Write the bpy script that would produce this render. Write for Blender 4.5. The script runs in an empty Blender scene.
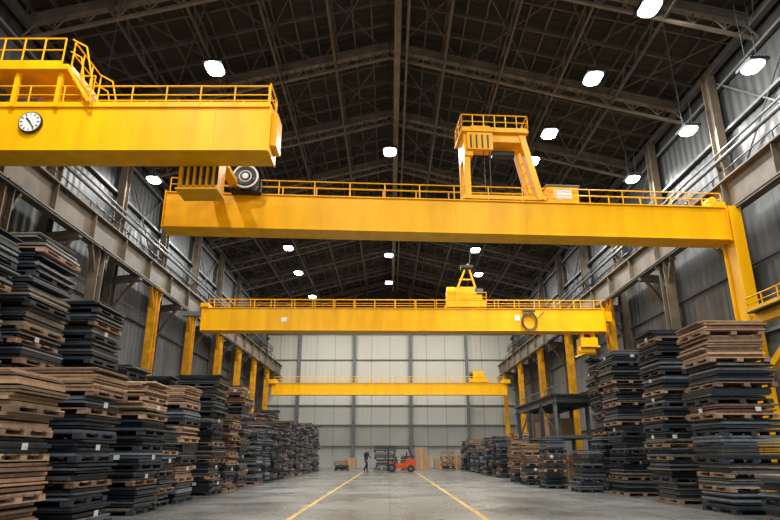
import bpy, math, random
from mathutils import Vector, Matrix
random.seed(7)
scene = bpy.context.scene
scene.view_settings.view_transform = 'Standard'

# ------------------------------------------------------------ materials
def nodes(name):
    m = bpy.data.materials.new(name); m.use_nodes = True
    nt = m.node_tree
    return m, nt, nt.nodes['Principled BSDF']

def mat(name, col, rough=0.5, metal=0.0, var=0.15, scale=3.0, bump=0.0, coat=0.0, streak=False, spec=.5):
    m, nt, b = nodes(name)
    tc = nt.nodes.new('ShaderNodeTexCoord')
    n = nt.nodes.new('ShaderNodeTexNoise'); n.inputs['Scale'].default_value = scale
    n.inputs['Detail'].default_value = 6
    if streak:
        mp = nt.nodes.new('ShaderNodeMapping'); mp.inputs['Scale'].default_value = (2.0, 2.0, .35)
        nt.links.new(tc.outputs['Object'], mp.inputs['Vector']); nt.links.new(mp.outputs['Vector'], n.inputs['Vector'])
    else:
        nt.links.new(tc.outputs['Object'], n.inputs['Vector'])
    r = nt.nodes.new('ShaderNodeValToRGB')
    r.color_ramp.elements[0].position = 0.3; r.color_ramp.elements[1].position = 0.7
    r.color_ramp.elements[0].color = (*[c*(1-var) for c in col], 1)
    r.color_ramp.elements[1].color = (*[min(1, c*(1+var)) for c in col], 1)
    nt.links.new(n.outputs['Fac'], r.inputs['Fac'])
    nt.links.new(r.outputs['Color'], b.inputs['Base Color'])
    b.inputs['Roughness'].default_value = rough
    b.inputs['Metallic'].default_value = metal
    b.inputs['Specular IOR Level'].default_value = spec
    b.inputs['Coat Weight'].default_value = coat
    b.inputs['Coat Roughness'].default_value = 0.2
    if bump:
        bp = nt.nodes.new('ShaderNodeBump'); bp.inputs['Strength'].default_value = bump
        nt.links.new(n.outputs['Fac'], bp.inputs['Height']); nt.links.new(bp.outputs['Normal'], b.inputs['Normal'])
    return m

def attr_mat(name, rough=0.6):
    m, nt, b = nodes(name)
    a = nt.nodes.new('ShaderNodeAttribute'); a.attribute_name = 'Col'
    tc = nt.nodes.new('ShaderNodeTexCoord')
    n = nt.nodes.new('ShaderNodeTexNoise'); n.inputs['Scale'].default_value = 8; n.inputs['Detail'].default_value = 5
    nt.links.new(tc.outputs['Object'], n.inputs['Vector'])
    mr = nt.nodes.new('ShaderNodeMapRange'); mr.inputs['To Min'].default_value = 0.4; mr.inputs['To Max'].default_value = 1.6
    nt.links.new(n.outputs['Fac'], mr.inputs['Value'])
    mx = nt.nodes.new('ShaderNodeVectorMath'); mx.operation = 'SCALE'
    nt.links.new(a.outputs['Color'], mx.inputs[0]); nt.links.new(mr.outputs['Result'], mx.inputs['Scale'])
    nt.links.new(mx.outputs['Vector'], b.inputs['Base Color'])
    b.inputs['Roughness'].default_value = rough
    return m

def corr_mat(name, axis, col, pitch=0.3, var=0.2, rough=0.6, split=None, strength=0.6, seam=None):
    m, nt, b = nodes(name)
    tc = nt.nodes.new('ShaderNodeTexCoord')
    sp = nt.nodes.new('ShaderNodeSeparateXYZ'); nt.links.new(tc.outputs['Object'], sp.inputs[0])
    mu = nt.nodes.new('ShaderNodeMath'); mu.operation = 'MULTIPLY'; mu.inputs[1].default_value = 2*math.pi/pitch
    nt.links.new(sp.outputs[axis], mu.inputs[0])
    si = nt.nodes.new('ShaderNodeMath'); si.operation = 'SINE'; nt.links.new(mu.outputs[0], si.inputs[0])
    bp = nt.nodes.new('ShaderNodeBump'); bp.inputs['Strength'].default_value = strength; bp.inputs['Distance'].default_value = 0.05
    nt.links.new(si.outputs[0], bp.inputs['Height']); nt.links.new(bp.outputs['Normal'], b.inputs['Normal'])
    n = nt.nodes.new('ShaderNodeTexNoise'); n.inputs['Scale'].default_value = 0.35; n.inputs['Detail'].default_value = 8
    nt.links.new(tc.outputs['Object'], n.inputs['Vector'])
    r = nt.nodes.new('ShaderNodeValToRGB')
    r.color_ramp.elements[0].position = 0.3; r.color_ramp.elements[1].position = 0.7
    r.color_ramp.elements[0].color = (*[c*(1-var) for c in col], 1)
    r.color_ramp.elements[1].color = (*[c*(1+var) for c in col], 1)
    nt.links.new(n.outputs['Fac'], r.inputs['Fac'])
    out = r.outputs['Color']
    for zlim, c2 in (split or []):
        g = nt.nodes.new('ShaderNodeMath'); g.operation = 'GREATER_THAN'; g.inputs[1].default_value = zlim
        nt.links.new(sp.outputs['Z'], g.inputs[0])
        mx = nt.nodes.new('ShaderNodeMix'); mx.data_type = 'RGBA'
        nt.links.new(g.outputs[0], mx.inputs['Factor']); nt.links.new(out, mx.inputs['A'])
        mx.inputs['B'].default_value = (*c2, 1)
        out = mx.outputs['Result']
    if seam:
        md = nt.nodes.new('ShaderNodeMath'); md.operation = 'PINGPONG'; md.inputs[1].default_value = seam/2
        nt.links.new(sp.outputs[axis], md.inputs[0])
        lt = nt.nodes.new('ShaderNodeMath'); lt.operation = 'LESS_THAN'; lt.inputs[1].default_value = 0.03
        nt.links.new(md.outputs[0], lt.inputs[0])
        ml = nt.nodes.new('ShaderNodeMath'); ml.operation='MULTIPLY'; ml.inputs[1].default_value=.55; nt.links.new(lt.outputs[0], ml.inputs[0])
        mx = nt.nodes.new('ShaderNodeMix'); mx.data_type = 'RGBA'
        nt.links.new(ml.outputs[0], mx.inputs['Factor']); nt.links.new(out, mx.inputs['A']); mx.inputs['B'].default_value = (.01, .01, .01, 1)
        out = mx.outputs['Result']
    nt.links.new(out, b.inputs['Base Color'])
    b.inputs['Roughness'].default_value = rough
    return m

def emis(name, col, s):
    m, nt, b = nodes(name)
    b.inputs['Emission Color'].default_value = (*col, 1); b.inputs['Emission Strength'].default_value = s
    b.inputs['Base Color'].default_value = (*col, 1)
    return m

YEL = mat('crane_yellow_paint', (0.93, 0.44, 0.0015), 0.38, 0, 0.14, 1.0, streak=True, spec=.22)
YEL2 = mat('weathered_yellow_paint', (0.60, 0.28, 0.006), 0.45, 0, 0.3, 2.5, spec=.3)
DARK = mat('dark_steel', (0.025, 0.026, 0.028), 0.5, 0.3, 0.2)
STEEL = mat('beige_primer_steel', (0.125, 0.098, 0.066), 0.5, 0.0, 0.35, 1.5)
TRUSS = mat('truss_steel', (0.17, 0.145, 0.115), 0.5, 0.0, 0.3, 1.5)
PURL = mat('purlin_steel', (0.095, 0.084, 0.07), 0.5, 0.0, 0.3, 1.5)
GREY = mat('grey_steel', (0.12, 0.13, 0.135), 0.5, 0.2, 0.2)
WHITE = mat('white_enamel', (0.8, 0.8, 0.78), 0.4, 0, 0.03)
BLACK = mat('black_rubber', (0.012, 0.012, 0.013), 0.6, 0, 0.1)
RED = mat('orange_red_paint', (0.58, 0.06, 0.015), 0.4, 0, 0.12)
GLASS = mat('dark_glass', (0.05, 0.06, 0.07), 0.1, 0.0, 0.1)
CARD = mat('cardboard', (0.36, 0.22, 0.12), 0.8, 0, 0.15)
TAPE = mat('packing_tape', (.5, .38, .24), .4)
ROPE = mat('wire_rope', (0.06, 0.05, 0.045), 0.5, 0.4, 0.2)
STK = attr_mat('stacked_boards', .65)
STD = attr_mat('stacked_steel_sheets', .3)
LENS = emis('lamp_lens', (0.97, 0.98, 1.0), 25)
LINE = mat('yellow_floor_paint', (0.55, 0.34, 0.03), 0.45, 0, 0.4, 5)

# ------------------------------------------------------------ mesh builder
class B:
    def __init__(s): s.v=[]; s.f=[]; s.m=[]; s.c=[]; s.M=Matrix.Identity(4)
    def add(s, vs, fs, m=0, col=(1,1,1)):
        o=len(s.v)
        for p in vs:
            s.v.append(tuple(s.M @ Vector(p))); s.c.append(col)
        for f in fs: s.f.append([o+i for i in f]); s.m.append(m)
    BF=[(0,3,2,1),(4,5,6,7),(0,1,5,4),(1,2,6,5),(2,3,7,6),(3,0,4,7)]
    def box(s,x0,x1,y0,y1,z0,z1,m=0,col=(1,1,1),rz=0.0,tilt=0.0):
        vs=[(x0,y0,z0),(x1,y0,z0),(x1,y1,z0),(x0,y1,z0),(x0,y0,z1),(x1,y0,z1),(x1,y1,z1),(x0,y1,z1)]
        if rz or tilt:
            c=Vector(((x0+x1)/2,(y0+y1)/2,(z0+z1)/2))
            R=Matrix.Rotation(rz,3,'Z') @ Matrix.Rotation(tilt,3,'Y')
            vs=[tuple(c+R@(Vector(p)-c)) for p in vs]
        s.add(vs,B.BF,m,col)
    def beam(s,p,q,w,h,m=0,col=(1,1,1)):
        p=Vector(p);q=Vector(q);d=(q-p).normalized()
        up=Vector((0,0,1)) if abs(d.z)<0.95 else Vector((0,1,0))
        a=d.cross(up).normalized()*w/2; b=a.cross(d).normalized()*h/2
        s.add([p-a-b,p+a-b,p+a+b,p-a+b,q-a-b,q+a-b,q+a+b,q-a+b],
              [(0,1,2,3),(4,7,6,5),(0,4,5,1),(1,5,6,2),(2,6,7,3),(3,7,4,0)],m,col)
    def ibeam(s,p,q,w,h,m=0,t=0.04):
        p=Vector(p);q=Vector(q);d=(q-p).normalized()
        up=Vector((0,0,1)) if abs(d.z)<0.95 else Vector((0,1,0))
        a=d.cross(up).normalized(); b=a.cross(d).normalized()
        s.beam(p,q,t,h-2*t,m)
        for k in (-1,1): s.beam(p+b*k*(h-t)/2,q+b*k*(h-t)/2,w,t,m)
    def cyl(s,p,q,r,m=0,n=12,r2=None,col=(1,1,1)):
        if r2 is None:r2=r
        p=Vector(p);q=Vector(q);d=(q-p).normalized()
        up=Vector((0,0,1)) if abs(d.z)<0.95 else Vector((0,1,0))
        a=d.cross(up).normalized(); b=a.cross(d).normalized()
        vs=[p+(a*math.cos(t)+b*math.sin(t))*r for t in [2*math.pi*i/n for i in range(n)]]
        vs+=[q+(a*math.cos(t)+b*math.sin(t))*r2 for t in [2*math.pi*i/n for i in range(n)]]
        fs=[(i,(i+1)%n,n+(i+1)%n,n+i) for i in range(n)]+[tuple(range(n-1,-1,-1)),tuple(range(n,2*n))]
        s.add(vs,fs,m,col)
    def torus(s,c,R,r,m=0,axis='Y',n=28,k=8,sx=1.0):
        vs=[];fs=[];c=Vector(c)
        for i in range(n):
            t=2*math.pi*i/n
            for j in range(k):
                u=2*math.pi*j/k; rr=R+r*math.cos(u)
                a,b_,d=rr*math.cos(t)*sx,rr*math.sin(t),r*math.sin(u)
                vs.append(c+(Vector((a,d,b_)) if axis=='Y' else Vector((a,b_,d))))
        for i in range(n):
            for j in range(k):
                fs.append((i*k+j,((i+1)%n)*k+j,((i+1)%n)*k+(j+1)%k,i*k+(j+1)%k))
        s.add(vs,fs,m)
    def rail(s,p,q,h=0.9,sp=1.2,m=0,r=0.022,mid=True,toe=True):
        p=Vector(p);q=Vector(q);L=(q-p).length;n=max(1,round(L/sp));Z=Vector((0,0,1))
        for i in range(n+1):
            a=p.lerp(q,i/n); s.cyl(a,a+Z*h,r,m,6)
        s.cyl(p+Z*h,q+Z*h,r,m,6)
        if mid: s.cyl(p+Z*h*.55,q+Z*h*.55,r*.8,m,6)
        if toe: s.beam(p+Z*0.06,q+Z*0.06,0.012,0.12,m)
    def obj(s,name,mats,parent=None,smooth=False,bevel=0):
        me=bpy.data.meshes.new(name); me.from_pydata(s.v,[],s.f)
        for mm in mats: me.materials.append(mm)
        me.polygons.foreach_set('material_index',s.m)
        at=me.color_attributes.new('Col','FLOAT_COLOR','POINT')
        fl=[]
        for c in s.c: fl+= [c[0],c[1],c[2],1.0]
        at.data.foreach_set('color',fl)
        me.update()
        o=bpy.data.objects.new(name,me); scene.collection.objects.link(o)
        if parent: o.parent=parent
        if smooth:
            for pl in me.polygons: pl.use_smooth=True
        if bevel:
            bv=o.modifiers.new('bevel','BEVEL'); bv.width=bevel; bv.segments=2; bv.limit_method='ANGLE'
        return o

def empty(name, loc=(0,0,0)):
    e=bpy.data.objects.new(name,None); e.location=loc; scene.collection.objects.link(e); return e

# ------------------------------------------------------------ room shell
W=13.9; Y0=-14.0; Y1=68.0; EZ=17.3; RZ=20.8
def roofz(x): return EZ+(RZ-EZ)*(1-abs(x)/W)

m, nt, bs = nodes('concrete_floor')
tc=nt.nodes.new('ShaderNodeTexCoord')
n1=nt.nodes.new('ShaderNodeTexNoise'); n1.inputs['Scale'].default_value=0.4; n1.inputs['Detail'].default_value=10; n1.inputs['Roughness'].default_value=0.6
nt.links.new(tc.outputs['Object'],n1.inputs['Vector'])
r=nt.nodes.new('ShaderNodeValToRGB'); r.color_ramp.elements[0].position=.25; r.color_ramp.elements[1].position=.75
r.color_ramp.elements[0].color=(.10,.102,.097,1); r.color_ramp.elements[1].color=(.185,.185,.172,1)
nt.links.new(n1.outputs['Fac'],r.inputs['Fac'])
bk=nt.nodes.new('ShaderNodeTexBrick'); bk.offset=0
for k,v in (('Scale',1.0),('Mortar Size',0.018),('Brick Width',6.0),('Row Height',6.0)): bk.inputs[k].default_value=v
bk.inputs['Color1'].default_value=(1,1,1,1); bk.inputs['Color2'].default_value=(1,1,1,1); bk.inputs['Mortar'].default_value=(.35,.35,.35,1)
nt.links.new(tc.outputs['Object'],bk.inputs['Vector'])
mx=nt.nodes.new('ShaderNodeMix'); mx.data_type='RGBA'; mx.blend_type='MULTIPLY'; mx.inputs['Factor'].default_value=1
nt.links.new(r.outputs['Color'],mx.inputs['A']); nt.links.new(bk.outputs['Color'],mx.inputs['B'])
nt.links.new(mx.outputs['Result'],bs.inputs['Base Color'])
mr=nt.nodes.new('ShaderNodeMapRange'); mr.inputs['From Min'].default_value=.3; mr.inputs['From Max'].default_value=.7; mr.inputs['To Min'].default_value=.18; mr.inputs['To Max'].default_value=.38
nt.links.new(n1.outputs['Fac'],mr.inputs['Value']); nt.links.new(mr.outputs['Result'],bs.inputs['Roughness'])
FLOOR=m
b=B(); b.box(-W-.3,W+.3,Y0-.3,Y1+.3,-0.3,0); b.obj('floor',[FLOOR])
for x in (-2.15,2.05):
    b=B(); b.box(x-.055,x+.055,2,60,0.0,0.004); b.obj('floor_marking_line',[LINE])

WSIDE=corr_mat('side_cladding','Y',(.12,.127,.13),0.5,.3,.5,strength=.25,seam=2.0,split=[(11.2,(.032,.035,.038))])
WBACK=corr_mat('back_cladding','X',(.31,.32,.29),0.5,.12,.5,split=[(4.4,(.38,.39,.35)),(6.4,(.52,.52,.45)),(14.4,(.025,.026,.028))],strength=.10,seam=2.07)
ROOF=corr_mat('roof_deck','Y',(.020,.018,.016),0.5,.35,.7,strength=.6)
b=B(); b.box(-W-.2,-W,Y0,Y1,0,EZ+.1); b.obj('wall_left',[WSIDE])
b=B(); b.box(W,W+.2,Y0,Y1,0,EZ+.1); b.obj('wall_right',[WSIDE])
b=B()
b.add([(-W,Y1,0),(W,Y1,0),(W,Y1,EZ),(0,Y1,RZ),(-W,Y1,EZ),(-W,Y1+.2,0),(W,Y1+.2,0),(W,Y1+.2,EZ),(0,Y1+.2,RZ),(-W,Y1+.2,EZ)],
      [(0,1,2,3,4),(9,8,7,6,5),(0,5,6,1),(1,6,7,2),(2,7,8,3),(3,8,9,4),(4,9,5,0)])
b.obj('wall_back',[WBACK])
b=B(); b.box(-W,-11,Y0-.2,Y0,0,EZ); b.box(11,W,Y0-.2,Y0,0,EZ); b.box(-11,11,Y0-.2,Y0,11.5,EZ)  # unseen end wall; wide doorway added so world light fills from behind camera
b.add([(-W,Y0,EZ),(W,Y0,EZ),(0,Y0,RZ)],[(0,1,2)])
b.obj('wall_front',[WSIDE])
b=B()
for sg in (-1,1):
    z1=roofz(W+.25)
    v=[(0,Y0,RZ),(sg*(W+.25),Y0,z1),(sg*(W+.25),Y1+.2,z1),(0,Y1+.2,RZ)]
    v+= [(a,c,d+.15) for a,c,d in v]
    b.add(v,[(0,1,2,3),(4,7,6,5),(0,4,5,1),(1,5,6,2),(2,6,7,3),(3,7,4,0)])
b.obj('ceiling',[ROOF])

# ------------------------------------------------------------ roof structure
rafY=[-11.2+6*i for i in range(14)]
b=B()
for y in rafY:
    for sg in (-1,1):
        p=lambda x,dz: (sg*x,y,roofz(x)-dz)
        b.ibeam(p(13.8,.45),p(0,.45),.28,.42,0,.04)
        b.beam(p(13.8,1.25),p(0,1.05),.13,.11,0)
        N=12
        for i in range(N):
            xa=13.8*i/N; xb=13.8*(i+1)/N; xm=(xa+xb)/2
            b.beam(p(xa,1.05),p(xm,.5),.05,.05,0); b.beam(p(xm,.5),p(xb,1.1),.05,.05,0); b.beam(p(xa,1.05),p(xa,.5),.05,.05,0)
b.obj('roof_trusses',[TRUSS])
b=B()
for sg in (-1,1):
    for i in range(1,17):
        x=13.75*i/16.3
        b.beam((sg*x,Y0+.1,roofz(x)-.13),(sg*x,Y1-.1,roofz(x)-.13),.07,.2,0)
    for x in (2.6,5.2,7.8,10.4):
        z=roofz(x)-1.15
        b.beam((sg*x,Y0+.1,z),(sg*x,Y1-.1,z),.10,.10,0)
        b.beam((sg*x,Y0+.1,z+.65),(sg*x,Y1-.1,z+.65),.08,.08,0)
        for y in rafY[:-1]:
            for k in range(4):
                ya=y+1.5*k
                b.beam((sg*x,ya,z),(sg*x,ya+.75,z+.65),.045,.045,0); b.beam((sg*x,ya+.75,z+.65),(sg*x,ya+1.5,z),.045,.045,0)
    for y in rafY[:-1]:
        for k in (1.5,3.0,4.5):
            b.beam((sg*.1,y+k,roofz(.1)-.28),(sg*13.7,y+k,roofz(13.7)-.28),.06,.10 if k!=3 else .18,0)
        for xa,xb in ((0.2,3.4),(3.4,6.9),(6.9,10.3),(10.3,13.7)):
            b.cyl((sg*xa,y,roofz(xa)-.65),(sg*xb,y+6,roofz(xb)-.65),.028,0,5)
            b.cyl((sg*xb,y,roofz(xb)-.65),(sg*xa,y+6,roofz(xa)-.65),.028,0,5)
b.obj('roof_purlins',[PURL])
b=B(); b.ibeam((0.35,Y0+.1,RZ-1.15),(0.35,Y1-.1,RZ-1.15),.3,.45,0,.05)
b.cyl((0.8,Y0+.1,RZ-1.5),(0.8,Y1-.1,RZ-1.5),.07,0,8)
b.obj('ridge_beam',[TRUSS])

# ------------------------------------------------------------ side frames, runway
colU=[-8+6*i for i in range(13)]
for sg in (-1,1):
    b=B()
    for y in colU:
        if y>67: continue
        b.ibeam((sg*13.55,y,0),(sg*13.55,y,EZ-.5),.34,.5,0,.04)
        b.beam((sg*13.5,y,9.35),(sg*12.1,y,9.5),.25,.35,0)
        b.beam((sg*13.4,y,7.8),(sg*12.4,y,9.35),.14,.14,0)
    b.obj('wall_columns',[STEEL])
    b=B()
    for z in (3.0,5.6,8.2,11.8,13.9,15.9):
        b.beam((sg*13.78,Y0+.1,z),(sg*13.78,Y1-.1,z),.16,.12,0)
    b.beam((sg*13.6,Y0+.1,EZ-.55),(sg*13.6,Y1-.1,EZ-.55),.25,.3,0)
    for y in colU[:-1]:
        if y%12==4:
            b.cyl((sg*13.75,y,11),(sg*13.75,y+6,16.4),.04,0,6); b.cyl((sg*13.75,y+6,11),(sg*13.75,y,16.4),.04,0,6)
    b.cyl((sg*13.3,Y0+.1,12.6),(sg*13.3,Y1-.1,12.6),.08,0,8)
    b.cyl((sg*13.3,Y0+.1,12.9),(sg*13.3,Y1-.1,12.9),.05,0,8)
    b.obj('wall_girts',[GREY])
    b=B()
    b.ibeam((sg*12.3,Y0+.2,10.2),(sg*12.3,Y1-.2,10.2),.5,1.2,0,.06)
    y=Y0+1
    while y<Y1-1:
        for k in (-1,1): b.box(sg*12.3+k*.12-.1,sg*12.3+k*.12+.1,y-.015,y+.015,9.66,10.74,0)
        y+=3
    b.box(sg*12.3-.05,sg*12.3+.05,Y0+.2,Y1-.2,10.8,10.93,1)
    b.box(sg*12.75-.3,sg*12.75+.3,Y0+.2,Y1-.2,10.78,10.82,1)
    b.rail((sg*13.0,Y0+.3,10.82),(sg*13.0,Y1-.3,10.82),1.0,2.0,1,.025)
    b.cyl((sg*12.0,Y0+.2,9.45),(sg*12.0,Y1-.2,9.45),.05,1,8)
    b.obj('crane_runway_beam',[STEEL,DARK])

def pillar(x,y,h,mt,w=.5):
    b=B()
    b.ibeam((x,y,0),(x,y,h),w*.8,w,0,.05)
    b.box(x-.4,x+.4,y-.4,y+.4,0,.05,0)
    b.box(x-.35,x+.35,y-.35,y+.35,h-.06,h,0)
    for k in (-1,1):
        b.beam((x,y+k*.15,h-1.2),(x,y+k*.75,h-.05),.18,.12,0)
    b.obj('steel_column',[mt])
for y in (17.5,24.0): pillar(-12.3,y,9.6,STEEL)
for y in (30.5,36.5,43,48.7,54.5,60.5): pillar(-12.3,y,9.6,YEL2)
for y in (25.6,): pillar(12.3,y,9.6,STEEL)
for y in (33,41,49.0,57,65): pillar(12.3,y,9.6,YEL2)

b=B()
for x in (-10.2,-4.0,2.3,8.6):
    b.ibeam((x,Y1-.25,0),(x,Y1-.25,roofz(x)-.3),.3,.45,0,.04)
for z in (2.2,4.4,6.5,8.7,11.5,14.4):
    b.beam((-13.7,Y1-.08,z),(13.7,Y1-.08,z),.14,.1,0)
b.obj('trim_back',[GREY])

# ------------------------------------------------------------ cranes
def girder(b,x0,x1,y0,y1,z0,z1,m=0):
    b.box(x0,x1,y0+.06,y1-.06,z0+.03,z1-.03,m)
    b.box(x0,x1,y0,y1,z1-.04,z1,m); b.box(x0,x1,y0,y1,z0,z0+.04,m)
    x=x0+2.4
    while x<x1-1:
        b.box(x-.006,x+.006,y0+.052,y0+.06,z0+.05,z1-.05,m); x+=2.4
    b.box(x0-.04,x0,y0-.02,y1+.02,z0-.03,z1+.03,m); b.box(x1,x1+.04,y0-.02,y1+.02,z0-.03,z1+.03,m)

CM=[YEL,DARK,WHITE,BLACK,GREY,ROPE,GLASS]
b=B()
girder(b,-12.0,-3.3,14.4,15.35,9.08,10.46)
b.box(-3.26,-3.1,14.55,15.2,9.3,10.3,0)
b.box(-12.2,-11.7,13.6,16.2,9.7,10.7,0)
b.rail((-11.9,14.42,10.46),(-3.35,14.42,10.46),.62,.95,0,.024)
b.rail((-11.9,15.33,10.46),(-3.35,15.33,10.46),.75,.95,0,.024)
b.rail((-3.32,14.42,10.46),(-3.32,15.33,10.46),.7,.9,0,.024)
b.box(-12.0,-8.95,14.2,16.0,11.5,11.66,0)
b.box(-11.9,-9.9,14.5,15.6,11.66,12.0,0)
for x in (-11.8,-10.4,-9.2):
    for y in (14.4,15.6): b.beam((x,y,10.4),(x,y,11.5),.12,.12,0)
b.box(-11.7,-11.0,14.7,15.3,10.46,11.2,1)
b.cyl((-10.9,15,10.8),(-10.0,15,10.8),.22,4,14)
b.rail((-12,14.22,11.66),(-9.15,14.22,11.66),.85,.6,0,.025)
b.rail((-12,15.98,11.66),(-9.15,15.98,11.66),.85,.6,0,.025)
b.rail((-8.98,14.4,11.66),(-8.98,15.98,11.66),.85,.55,0,.025)
for yy in (14.25,15.9):
    b.cyl((-8.98,yy,12.5),(-8.55,yy,12.25),.025,0,6); b.cyl((-8.55,yy,12.25),(-8.25,yy,11.2),.025,0,6); b.cyl((-8.98,yy,12.1),(-8.65,yy,11.9),.02,0,6)
    b.cyl((-8.65,yy,11.9),(-8.4,yy,10.9),.02,0,6); b.beam((-8.98,yy,11.6),(-8.25,yy,10.5),.05,.08,0); b.cyl((-8.25,yy,11.2),(-8.2,yy,10.46),.025,0,6)
for i in range(4): b.beam((-8.9+.18*i,14.25,11.45-.27*i),(-8.9+.18*i,15.9,11.45-.27*i),.16,.03,0)
b.box(-6.0,-4.9,15.45,16.2,8.45,9.85,0)
for i in range(6):
    x=-5.93+i*.18
    b.box(x,x+.06,15.39,15.46,8.5,9.7,0)
    b.box(x+.07,x+.16,15.44,15.452,8.55,9.65,1)
b.box(-6.1,-4.8,15.36,16.3,9.85,9.95,0); b.box(-6.05,-4.85,15.4,16.25,8.40,8.46,0)
b.box(-5.9,-5.0,15.3,15.7,9.95,10.05,1)
b.box(-5.95,-5.65,16.2,18.75,9.66,9.8,0); b.box(-5.25,-4.95,16.2,18.75,9.66,9.8,0)
b.obj('overhead_crane',CM,bevel=.012)
b=B()
cx,cy,cz=-9.8,14.43,9.92
b.cyl((cx,cy,cz),(cx,cy-.06,cz),.32,1,32); b.cyl((cx,cy-.055,cz),(cx,cy-.075,cz),.285,0,32)
for i in range(12):
    t=math.pi*i/6; s_,c_=math.sin(t),math.cos(t)
    b.beam((cx+.2*s_,cy-.08,cz+.2*c_),(cx+.265*s_,cy-.08,cz+.265*c_),.006,.03,1)
b.beam((cx,cy-.085,cz),(cx-.11,cy-.085,cz+.12),.008,.045,1); b.beam((cx,cy-.09,cz),(cx+.13,cy-.09,cz-.18),.008,.03,1)
b.cyl((cx,cy-.07,cz),(cx,cy-.1,cz),.025,1,10)
b.obj('wall_clock',[WHITE,BLACK])

# crane B
b=B()
b.M=Matrix.Translation((2.175,18.85,0))@Matrix.Rotation(math.radians(3.9),4,'Z')
L=9.55
girder(b,-L,L,-.15,.75,8.32,9.55)
b.rail((-L+.1,-.12,9.55),(L-.1,-.12,9.55),.5,1.15,0,.02,toe=False)
b.rail((-L+.1,.95,9.55),(L-.1,.95,9.55),.75,1.15,0,.022)
b.box(-L,L,.7,1.0,9.5,9.55,4)
b.box(-L+.2,L-.2,.2,.3,9.55,9.66,1)
# round searchlight
sx=-6.95
b.cyl((sx,-.55,9.95),(sx,.2,10.0),.42,3,28,.3); b.cyl((sx,-.552,9.95),(sx,-.60,9.95),.43,3,28)
b.torus((sx,-.6,9.95),.39,.035,2); b.cyl((sx,-.58,9.95),(sx,-.62,9.95),.31,6,24); b.torus((sx,-.62,9.95),.19,.018,2); b.cyl((sx,-.6,9.95),(sx,-.66,9.95),.10,2,16)
b.box(sx-.48,sx-.42,-.35,-.2,9.5,10.0,3); b.box(sx+.42,sx+.48,-.35,-.2,9.5,10.0,3); b.box(sx-.48,sx+.48,-.38,.2,9.5,9.56,3)
b.box(-9.2,-8.6,0,.5,9.55,9.95,0)
for yy in (-.02,.72):
    b.beam((.5,yy,9.6),(.5,yy,12.0),.2,.24,0)
    b.beam((3.0,yy,9.6),(2.45,yy,12.2),.22,.34,0)
    b.box(.3,3.2,yy-.12,yy+.12,9.6,9.74,0)
b.box(.4,2.6,-.15,.85,11.78,12.1,0)
b.box(.5,1.4,-.3,-.15,11.4,12.05,0)
b.box(.4,.7,-.2,.8,11.2,11.8,0)
for i in range(4): b.box(.6+i*.2,.65+i*.2,-.33,-.29,11.45,11.95,1)
b.box(.3,2.7,-.3,1.0,12.1,12.16,0)
b.rail((.32,-.28,12.16),(2.68,-.28,12.16),.6,.38,0,.022); b.rail((.32,.98,12.16),(2.68,.98,12.16),.6,.38,0,.022)
b.rail((.32,-.28,12.16),(.32,.98,12.16),.6,.6,0,.022,); b.rail((2.68,-.28,12.16),(2.68,.98,12.16),.6,.6,0,.022)
b.box(.7,1.4,0,.7,12.16,12.5,0); b.cyl((1.7,.35,12.35),(2.3,.35,12.35),.18,4,14)
b.cyl((1.5,.35,11.55),(2.3,.35,11.55),.14,1,14)
for x in (1.2,1.4): b.cyl((x,.3,9.6),(x,.3,11.7),.018,5,6)
b.beam((.65,.7,9.9),(2.5,.7,10.0),.06,.08,0)
for z in (10.1,10.5,10.9,11.3): b.cyl((3.0-(z-9.6)*.21,-.1,z),(3.0-(z-9.6)*.21,.75,z),.02,0,6)
b.box(3.3,4.4,0,.6,9.6,10.2,0); b.box(3.5,4.15,-.02,0,9.72,10.12,2); b.box(3.25,4.45,-.05,.65,10.2,10.25,4)
b.box(L-.5,L+.02,-.15,.75,9.55,9.72,0); b.beam((L-.5,.3,9.7),(L-.1,.3,10.0),.12,.12,0)
b.cyl((L-.25,.1,9.9),(L-.25,.5,9.9),.13,0,16)
b.obj('overhead_crane',CM,bevel=.012)

b=B()
b.box(11.78,12.02,19.25,19.85,0,9.5,0); b.box(11.70,12.10,19.15,19.2,0.05,9.5,0); b.box(11.70,12.10,19.9,19.95,0.05,9.5,0)
b.box(11.4,12.3,18.9,20.2,0,.08,0)
b.box(11.75,12.0,15.8,19.2,5.3,5.62,0); b.beam((11.87,19.2,3.6),(11.87,16.4,5.3),.2,.22,0)
b.box(11.5,12.6,15.6,18.9,5.62,5.67,1)
b.rail((11.55,15.7,5.67),(11.55,18.9,5.67),.45,.8,0,.025)
b.obj('gantry_leg',[YEL,DARK],bevel=.012)

# crane C
b=B()
b.M=Matrix.Translation((.75,31.8,0))@Matrix.Rotation(math.radians(.8),4,'Z')
L=10.85
girder(b,-L,L,-.1,.85,7.62,8.88)
b.box(-L-1.2,-L,.3,.6,8.5,8.75,4); b.box(L-.05,L+.5,.1,.6,8.2,8.75,0)
b.box(-L-.1,-L+.3,-.2,.95,8.88,9.1,0)
b.rail((-L+.3,-.08,8.88),(L-.1,-.08,8.88),.45,1.1,0,.02,toe=False); b.rail((-L+.3,1.0,8.88),(L-.1,1.0,8.88),.7,1.1,0,.02)
b.box(-L,L,.8,1.05,8.84,8.88,4)
b.box(2.3,4.5,-.1,1.0,8.95,9.15,0); b.box(2.4,4.3,0,.8,9.15,9.65,0); b.box(2.9,3.9,0,.7,9.65,10.1,0)
b.cyl((2.4,.4,9.9),(2.85,.4,9.9),.28,0,16); b.cyl((4.0,.4,9.85),(4.4,.4,9.85),.28,1,16)
b.beam((3.0,.3,10.1),(3.45,.3,11.2),.1,.1,0); b.beam((4.0,.3,10.1),(3.6,.3,11.5),.1,.1,0); b.beam((3.1,.3,10.6),(3.9,.3,10.6),.07,.07,0)
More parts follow.
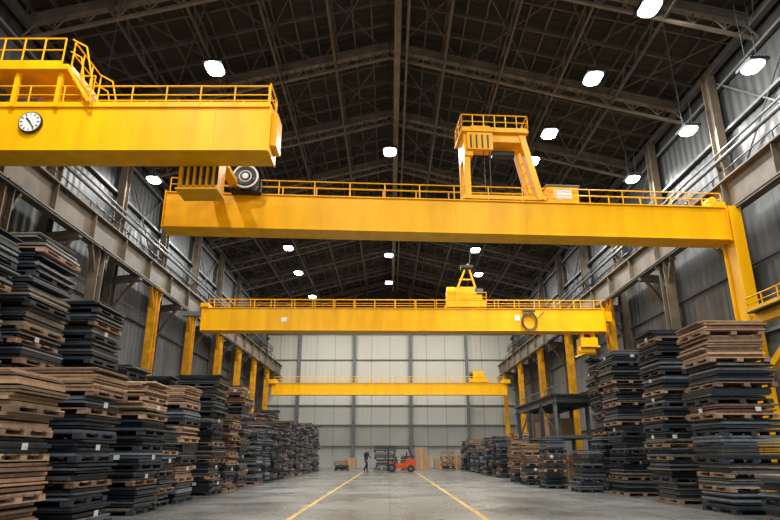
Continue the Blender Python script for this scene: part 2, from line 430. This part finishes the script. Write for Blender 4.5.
b.cyl((3.2,.3,11.3),(3.9,.3,11.3),.15,1,12); b.cyl((3.7,.3,11.4),(3.8,.3,12.3),.03,5,6)
b.rail((2.3,-.1,9.15),(4.5,-.1,9.15),.6,.5,0,.02)
for k in range(5): b.torus((6.75,-.16-.02*k,8.2-.03*k),.5-.03*(k%3),.028,5,sx=.75+.03*k)
b.beam((6.4,-.15,8.72),(7.1,-.15,8.72),.1,.06,3)
b.cyl((7.1,-.15,8.2),(7.6,-.12,8.7),.025,5,6)
b.box(-6.6,-6.3,-.06,-.035,8.1,8.35,2); b.box(6.0,6.25,-.06,-.035,8.2,8.5,2)
b.box(9.5,10.4,.0,.8,6.8,7.3,0); b.cyl((9.4,.4,6.65),(10.3,.4,6.65),.22,0,14); b.box(9.6,9.75,.2,.5,7.2,7.65,0); b.box(10.2,10.35,.2,.5,7.2,7.65,0)
b.beam((9.2,.3,6.3),(10.6,.3,6.9),.08,.1,0)
b.obj('overhead_crane',CM,bevel=.012)

# crane D
b=B()
girder(b,-12.0,11.8,62,62.9,7.1,8.3)
b.rail((-11.8,62.02,8.3),(11.6,62.02,8.3),.6,1.4,0,.03,toe=False)
b.box(-12.3,-11.6,61.6,63.4,8.2,8.6,0); b.box(11.5,12.2,61.6,63.4,8.2,8.6,0)
b.box(8.2,10.0,62,63,8.35,8.75,0); b.box(8.5,9.6,62.1,62.9,8.75,9.5,0); b.cyl((8.7,62.4,9.1),(8.2,62.4,9.1),.3,1,14)
b.obj('overhead_crane',CM)

# ------------------------------------------------------------ stacks
def dcol():
    k=random.random()
    if k<.62:
        g=random.uniform(.008,.03); return (g,g*1.3,g*1.75)
    if k<.92:
        g=random.uniform(.05,.16); return (g,g*1.15,g*1.34)
    g=random.uniform(.14,.24); return (g,g*.82,g*.62)
def wcol():
    g=random.uniform(.12,.40)
    if random.random()<.12: g*=1.5
    return (g,g*random.uniform(.56,.67),g*random.uniform(.32,.43))
def gcol():
    g=random.uniform(.05,.28); return (g,g*1.06,g*1.14)
def stack(x0,x1,y0,y1,h,kind='dark',name='pallet_stack'):
    b=B(); z=0
    while z<h:
        fr=z/h
        kk=kind
        if kind=='mix': kk='wood' if fr>.8 or random.random()<.12 else 'dark'
        if kind=='wood' and random.random()<.15: kk='dark'
        ox=random.uniform(-.10,.10); oy=random.uniform(-.09,.09); rz=random.uniform(-.03,.03)
        X0,X1,Y0_,Y1_=x0+ox,x1+ox,y0+oy,y1+oy
        wood=kk=='wood' or random.random()<.3
        wc=wcol() if wood else (.022,.027,.034)
        for t in (0,.45,.9):
            xx=X0+(X1-X0)*t
            b.box(xx,xx+(X1-X0)*.1,Y0_,Y1_,z,z+.02,0,wc,rz)
            for q in (0,.44,.88):
                yy=Y0_+(Y1_-Y0_)*q
                b.box(xx,xx+(X1-X0)*.1,yy,yy+(Y1_-Y0_)*.12,z+.02,z+.085,0,wc,rz)
        for q in range(5):
            yy=Y0_+(Y1_-Y0_)*q*.212
            b.box(X0,X1,yy,yy+(Y1_-Y0_)*.15,z+.085,z+.108,0,wcol() if wood else wc,rz)
        z+=.11
        for i in range(random.randint(4,9)):
            t=random.uniform(.02,.06)
            c=dcol() if kk=='dark' else (wcol() if kk=='wood' else gcol())
            jx=random.uniform(-.06,.06); jy=random.uniform(-.06,.06)
            if random.random()<.08: jx*=2.2; jy*=2.2
            sh=random.uniform(0,.07)
            b.box(X0+jx+sh,X1+jx-sh,Y0_+jy+sh,Y1_+jy-sh,z,z+t,1 if kk=='dark' else 0,c,rz+random.uniform(-.02,.02))
            z+=t+random.choice((0,.004,.018,.03))
            if z>h+.2: break
        if random.random()<.3:
            lx=random.uniform(X0+.2,X1-.4)
            b.box(lx,lx+.13,Y0_-.085,Y0_-.078,z-.2,z-.1,0,(.6,.6,.58))
            side=X1+.08 if x0<0 else X0-.085
            b.box(side,side+.006,Y0_+.5,Y0_+.66,z-.2,z-.1,0,(.6,.6,.58))
    for i in range(3):
        a=random.uniform(-.1,.1)
        b.box(x0+a,x1+a,y0+.1,y1+a,z,z+.025,0,wcol() if kind!='dark' else dcol(),a*.6,random.uniform(-.006,.006)); z+=.035
    b.obj(name,[STK,STD])

Ls=[(-7.4,-5.7,9.2,10.7,2.45,'wood'),(-7.3,-5.6,11.5,13.0,2.6,'mix'),(-9.4,-7.5,9.9,11.4,5.2,'dark'),
    (-9.2,-7.45,12.0,13.6,5.5,'dark'),(-9.2,-7.5,15.0,16.6,4.8,'dark'),(-7.4,-5.8,14.5,16.0,2.8,'mix'),
    (-7.5,-6.0,18.0,19.5,3.0,'wood'),(-9.3,-7.8,18.2,19.8,3.6,'dark'),(-7.6,-6.1,21.5,23.0,3.7,'dark'),(-9.3,-7.9,21.7,23.3,3.9,'dark'),
    (-7.6,-6.2,26,27.5,3.8,'mix'),(-7.5,-6.1,24,25.4,2.6,'wood'),(-9.4,-8.0,25.8,27.4,3.9,'dark'),
    (-7.4,-6.0,16.4,17.6,1.9,'dark'),(-9.2,-7.7,29.5,31,3.3,'dark')]
y=30
while y<56:
    Ls.append((-7.6,-6.3,y,y+1.4,random.uniform(2.2,2.8)+(y-30)*.04,random.choice(('dark','grey','grey','mix'))))
    if random.random()<.6: Ls.append((-9.4,-8.1,y,y+1.4,random.uniform(2.6,4.2),random.choice(('dark','dark','mix'))))
    y+=random.uniform(1.9,2.5)
Rs=[(7.85,9.35,14.8,16.3,4.2,'mix'),(7.95,9.4,17.9,19.4,4.6,'dark'),(7.9,9.2,21.3,22.8,4.55,'dark'),
    (8.3,9.5,24.4,25.7,4.8,'dark'),(7.45,8.8,11.6,13,.7,'dark'),
    (7.0,7.9,23.3,24.4,1.3,'dark'),(6.4,7.3,26,27.1,1.7,'dark'),(6.2,7.1,29,30.2,1.5,'mix'),(6.2,7.1,32,33.2,1.7,'wood'),(9.7,10.9,22,23.4,4.5,'dark'),(9.6,10.7,26,27,4.2,'mix')]
y=38
while y<60:
    Rs.append((6.6,8.0,y,y+1.4,random.uniform(1.5,2.5),random.choice(('dark','grey','mix','dark'))))
    if random.random()<.5: Rs.append((8.4,9.8,y,y+1.4,random.uniform(2.0,3.0),random.choice(('dark','mix'))))
    y+=random.uniform(2.0,3.0)
for s in Ls+Rs: stack(*s)

# ------------------------------------------------------------ shelter on the right
b=B()
xa,xb,ya,yb,h=7.6,9.9,28.4,36.5,3.9
for y in (ya,31,33.7,yb):
    for x in (xa,xb):
        b.ibeam((x,y,0),(x,y,h-.2),.16,.18,0,.02); b.box(x-.15,x+.15,y-.15,y+.15,0,.02,0)
    b.ibeam((xa,y,h-.15),(xb,y,h-.15),.14,.26,0,.02)
for x in (xa,xb): b.ibeam((x,ya-.2,h-.15),(x,yb+.2,h-.15),.14,.3,0,.02)
b.box(xa-.2,xb+.2,ya-.3,yb+.3,h,h+.08,1)
b.beam((xa,ya,2.2),(xa,31,h-.3),.06,.06,0); b.beam((xa,33.7,h-.3),(xa,yb,2.2),.06,.06,0)
b.beam((xa,ya,2.1),(xa,yb,2.1),.08,.1,0); b.beam((xb,ya,2.1),(xb,yb,2.1),.08,.1,0)
for y in (ya,31,33.7,yb): b.beam((xa,y,2.1),(xb,y,2.1),.08,.1,0)
b.box(xa,xb,31,yb,2.12,2.17,1)
b.rail((xa,ya,h+.08),(xa,yb,h+.08),.35,1.5,0,.02,mid=False,toe=False)
b.obj('storage_shelter',[GREY,DARK])
def carton(x,y,z,w,d,h):
    b=B(); b.box(x,x+w,y,y+d,z,z+h,0); b.box(x+w*.47,x+w*.53,y-.004,y+d+.004,z,z+h+.004,1)
    b.box(x-.003,x+w+.003,y+d*.49,y+d*.51,z+h*.6,z+h+.003,1)
    b.obj('cardboard_box',[CARD,TAPE],bevel=.01)
for (x,y,z,w,d,h) in ((8.0,31.3,2.17,1.2,1.1,.9),(8.2,34.0,2.17,1.3,1.1,1.0),(8.1,31.3,0,1.4,1.2,1.3),(8.1,34,0,1.3,1.2,1.1),
    (2.3,60.5,0,1.5,1.2,1.1),(2.4,60.6,1.1,1.2,1.0,.9),(4.3,61,0,1.3,1.2,1.0),(-4.6,61.5,0,1.3,1.1,1.0),(5.8,60.8,0,1.2,1.1,1.3)):
    carton(x,y,z,w,d,h)
stack(-1.3,0.6,53.5,54.8,1.9,'dark')
stack(0.9,2.2,55.0,56.3,1.0,'wood')
stack(-4.9,-3.7,55.0,56.3,.5,'wood')
stack(4.6,5.8,56.0,57.2,1.3,'wood')

# ------------------------------------------------------------ forklift
b=B(); b.M=Matrix.Translation((0.9,50.6,0))
def wheel(x,y,r,w):
    b.cyl((x,y-w/2,r),(x,y+w/2,r),r,1,20); b.cyl((x,y-w/2-.01,r),(x,y+w/2+.01,r),r*.5,2,14)
for yy in (-.48,.48):
    wheel(-.75,yy,.33,.24); wheel(.75,yy,.27,.2)
b.add([(-.95,-.5,.3),(1.05,-.5,.3),(1.15,-.5,.95),(.45,-.5,1.02),(.3,-.5,.7),(-.55,-.5,.62),(-.95,-.5,.75),
       (-.95,.5,.3),(1.05,.5,.3),(1.15,.5,.95),(.45,.5,1.02),(.3,.5,.7),(-.55,.5,.62),(-.95,.5,.75)],
      [(0,1,2,3,4,5,6),(13,12,11,10,9,8,7)]+[(i,i+7,(i+1)%7+7,(i+1)%7) for i in range(7)],0)
for yy in (-.45,.45):
    b.beam((-.75,yy,.7),(-.45,yy,1.8),.06,.07,1); b.beam((.95,yy,.95),(.6,yy,1.8),.06,.07,1); b.beam((-.47,yy,1.82),(.62,yy,1.82),.06,.06,1)
for i in range(6): b.beam((-.4+i*.19,-.45,1.83),(-.4+i*.19,.45,1.83),.04,.03,1)
b.box(.0,.45,-.25,.25,.98,1.08,1); b.box(.38,.48,-.25,.25,1.05,1.5,1)
b.cyl((-.55,0,.7),(-.35,0,1.15),.03,1,8); b.torus((-.34,0,1.17),.15,.02,1,'Z')
for yy in (-.3,.3):
    b.beam((-1.05,yy,.08),(-1.05,yy,1.9),.1,.12,1)
    b.box(-2.1,-1.1,yy-.06,yy+.06,.1,.15,2)
for z in (.3,.9,1.6,1.85): b.beam((-1.08,-.35,z),(-1.08,.35,z),.08,.08,1)
b.cyl((-1.0,0,.2),(-1.0,0,1.7),.04,2,8)
b.box(.75,1.12,-.3,.3,.5,.8,2)
b.obj('forklift',[RED,BLACK,GREY],bevel=.015)

# ------------------------------------------------------------ worker
JAC=mat('navy_jacket',(.02,.03,.055),.8); TRO=mat('dark_trousers',(.02,.02,.024),.85); SKIN=mat('skin',(.5,.3,.21),.5,0,.05); HAIR=mat('brown_hair',(.04,.025,.015),.7); EYE=mat('eye_dark',(.02,.015,.01),.3)
wk=empty('worker',(-1.9,50.6,0)); wk.rotation_euler=(0,0,math.radians(60)); wk.scale=(1.04,1.04,1.04)
J=[
 ((0,0,.95),.155,None),((0,.0,1.12),.15,0),((0,-.01,1.30),.18,1),((0,-.02,1.43),.13,2),((0,-.03,1.50),.062,3),((0,-.035,1.56),.055,4),
 ((-.09,0,.90),.115,0),((-.11,-.16,.51),.075,6),((-.11,-.12,.12),.052,7),((-.11,-.2,.05),.05,8),((-.11,-.30,.035),.038,9),
 ((.09,0,.90),.115,0),((.11,.05,.50),.075,11),((.11,.26,.15),.052,12),((.11,.22,.05),.05,13),((.11,.12,.03),.038,14),
 ((-.19,-.02,1.42),.075,3),((-.25,.03,1.15),.056,16),((-.24,-.13,.95),.038,17),((-.235,-.18,.90),.034,18),
 ((.19,-.02,1.42),.075,3),((.26,-.06,1.15),.056,20),((.24,-.30,1.05),.038,21),((.235,-.37,1.04),.034,22)]
me=bpy.data.meshes.new('body'); me.from_pydata([j[0] for j in J],[(j[2],i) for i,j in enumerate(J) if j[2] is not None],[])
bo=bpy.data.objects.new('tmpbody',me); scene.collection.objects.link(bo)
sk=bo.modifiers.new('skin','SKIN'); sk.use_smooth_shade=True
for i,j in enumerate(J): me.skin_vertices[0].data[i].radius=(j[1],j[1]*(.78 if i in (0,1,2,3) else 1))
me.skin_vertices[0].data[0].use_root=True
ss=bo.modifiers.new('sub','SUBSURF'); ss.levels=2; ss.render_levels=2
bpy.context.view_layer.update()
dg=bpy.context.evaluated_depsgraph_get()
me2=bpy.data.meshes.new_from_object(bo.evaluated_get(dg)); bpy.data.objects.remove(bo)
body=bpy.data.objects.new('body',me2); scene.collection.objects.link(body); body.parent=wk
me2.materials.clear()
for mm in (JAC,TRO,SKIN,BLACK): me2.materials.append(mm)
for p in me2.polygons:
    c=p.center; p.use_smooth=True
    k=0
    if c.z<.93 and abs(c.x)<.2: k=1
    if c.z<.11: k=3
    if c.z>1.485: k=2
    p.material_index=k
def uvs(b,c,rx,ry,rz,m=0,n=18,k=12,fn=None):
    vs=[];fs=[]
    for i in range(k+1):
        ph=math.pi*i/k
        for j in range(n):
            t=2*math.pi*j/n
            v=Vector((rx*math.sin(ph)*math.cos(t),ry*math.sin(ph)*math.sin(t),rz*math.cos(ph)))
            if fn: v=fn(v)
            vs.append(Vector(c)+v)
    for i in range(k):
        for j in range(n): fs.append((i*n+j,(i+1)*n+j,(i+1)*n+(j+1)%n,i*n+(j+1)%n))
    b.add(vs,fs,m)
hb=B()
def jaw(v):
    if v.z<0: v.x*=1-.25*(-v.z/.12); v.y*=1-.12*(-v.z/.12)
    return v
C=(0,-.045,1.645)
uvs(hb,C,.075,.095,.118,0,fn=jaw)
uvs(hb,(0,-.145,1.63),.013,.018,.024,0,8,6)
for s_ in (-1,1):
    uvs(hb,(s_*.03,-.128,1.65),.011,.009,.007,2,8,6); uvs(hb,(s_*.078,-.035,1.64),.012,.02,.032,0,8,6)
hb.box(-.024,.024,-.136,-.126,1.587,1.594,2)
def hairf(v):
    if v.y<-.02 and v.z<.045: v*=.86
    return v
uvs(hb,(0,-.035,1.668),.083,.1,.105,1,fn=hairf)
hb.obj('head',[SKIN,HAIR,EYE],wk,smooth=True)
for (hx,hy,hz,dx,dy,dz) in ((-.235,-.18,.90,0,-.55,-.83),(.235,-.37,1.04,0,-.97,-.2)):
    d=Vector((dx,dy,dz)).normalized(); hd=B(); s0=Vector((hx,hy,hz))
    hd.beam(s0,s0+d*.09,.035,.085,0)
    side=d.cross(Vector((1,0,0))).normalized()
    for i,l in enumerate((.07,.08,.075,.055)):
        a=s0+d*.085+side*(-.03+i*.02); m1=a+d*l*.55+Vector((-.005 if hx>0 else .005,0,0)); e=m1+(d*.8+Vector((-.5 if hx>0 else .5,0,0))).normalized()*l*.5
        hd.cyl(a,m1,.009,0,8); hd.cyl(m1,e,.009,0,8,.007)
    a=s0+d*.03+side*-.035; hd.cyl(a,a+(d+side*-.9).normalized()*.06,.011,0,8,.008)
    hd.obj('hand',[SKIN],wk)

# ------------------------------------------------------------ lamps
def lamp(x,y,z,P=420,w=.72,d=1.0):
    e=empty('high_bay_lamp',(x,y,z))
    b=B(); b.box(-w/2-.04,w/2+.04,-d/2-.04,d/2+.04,0.02,.14,0)
    vs=[];rr=min(w,d)*.42
    for (sx,sy,a0) in ((1,1,0),(-1,1,90),(-1,-1,180),(1,-1,270)):
        for k in range(6):
            a=math.radians(a0+k*18); vs.append((sx*(w/2-rr)+rr*math.cos(a),sy*(d/2-rr)+rr*math.sin(a)))
    n=len(vs)
    b.add([(p[0],p[1],.02) for p in vs]+[(p[0]*.9,p[1]*.9,-.05) for p in vs],[(i,(i+1)%n,n+(i+1)%n,n+i) for i in range(n)]+[tuple(range(n,2*n))],1)
    top=max(.3,roofz(x)-.3-z)
    for k in (-1,1): b.cyl((k*w*.35,0,.14),(k*w*.35,0,top),.012,0,5)
    for i in range(5): b.box(-w/2+.05+i*w*.2,-w/2+.08+i*w*.2,-d/2,d/2,.14,.22,0)
    b.obj('housing',[DARK,LENS],e)
    l=bpy.data.lights.new('lamp_light','AREA'); l.shape='ELLIPSE'; l.size=w*.85; l.size_y=d*.85; l.energy=P; l.color=(1.0,.97,.91)
    o=bpy.data.objects.new('lamp_light',l); o.location=(0,0,-.06); scene.collection.objects.link(o); o.parent=e
LP=[(-7.4,21.6,16.8),(8.8,22.3,16.8),(0,31.7,18.3),(8.1,27.0,16.8),(7.9,30.0,16.8),(9.6,18.2,17.0),
    (-0.1,51,18.3),(-8,44.7,16.8),(6.8,45.2,16.8),(-8.2,51.5,16.8),(8,52,16.8),(-8,36,16.8),
    (-0.1,60,18.3),(8,60,16.8),(-8,60,16.8)]
for p in LP: lamp(*p,P=800)
for p in [(12.5,17.6,14.0),(12.6,22.4,14.3),(12.5,28.1,14.8),(-12.2,28.2,14.8),(-12.4,36,14.8),(12.5,36,14.8)]: lamp(*p,P=260,w=.6,d=.8)
for p in [(-8,-8,16.8),(-.1,-6,18.3),(8,-8,16.8),(-8,2,16.8),(8,2,16.8),(-.1,4,18.3),(-8,10,16.8),(8,10,16.8)]: lamp(*p,P=950)  # unseen lamps added near and behind the camera to light the girder fronts

# ------------------------------------------------------------ world + camera
w=bpy.data.worlds.new('world'); scene.world=w; w.use_nodes=True
bg=w.node_tree.nodes['Background']; bg.inputs['Color'].default_value=(1,.985,.96,1); bg.inputs['Strength'].default_value=1.9
cam=bpy.data.cameras.new('camera'); cam.lens=27.69; cam.sensor_width=36; cam.clip_end=300
co=bpy.data.objects.new('camera',cam); scene.collection.objects.link(co)
co.location=(0,0,1.3); co.rotation_euler=(math.radians(108),0,0)
scene.camera=co
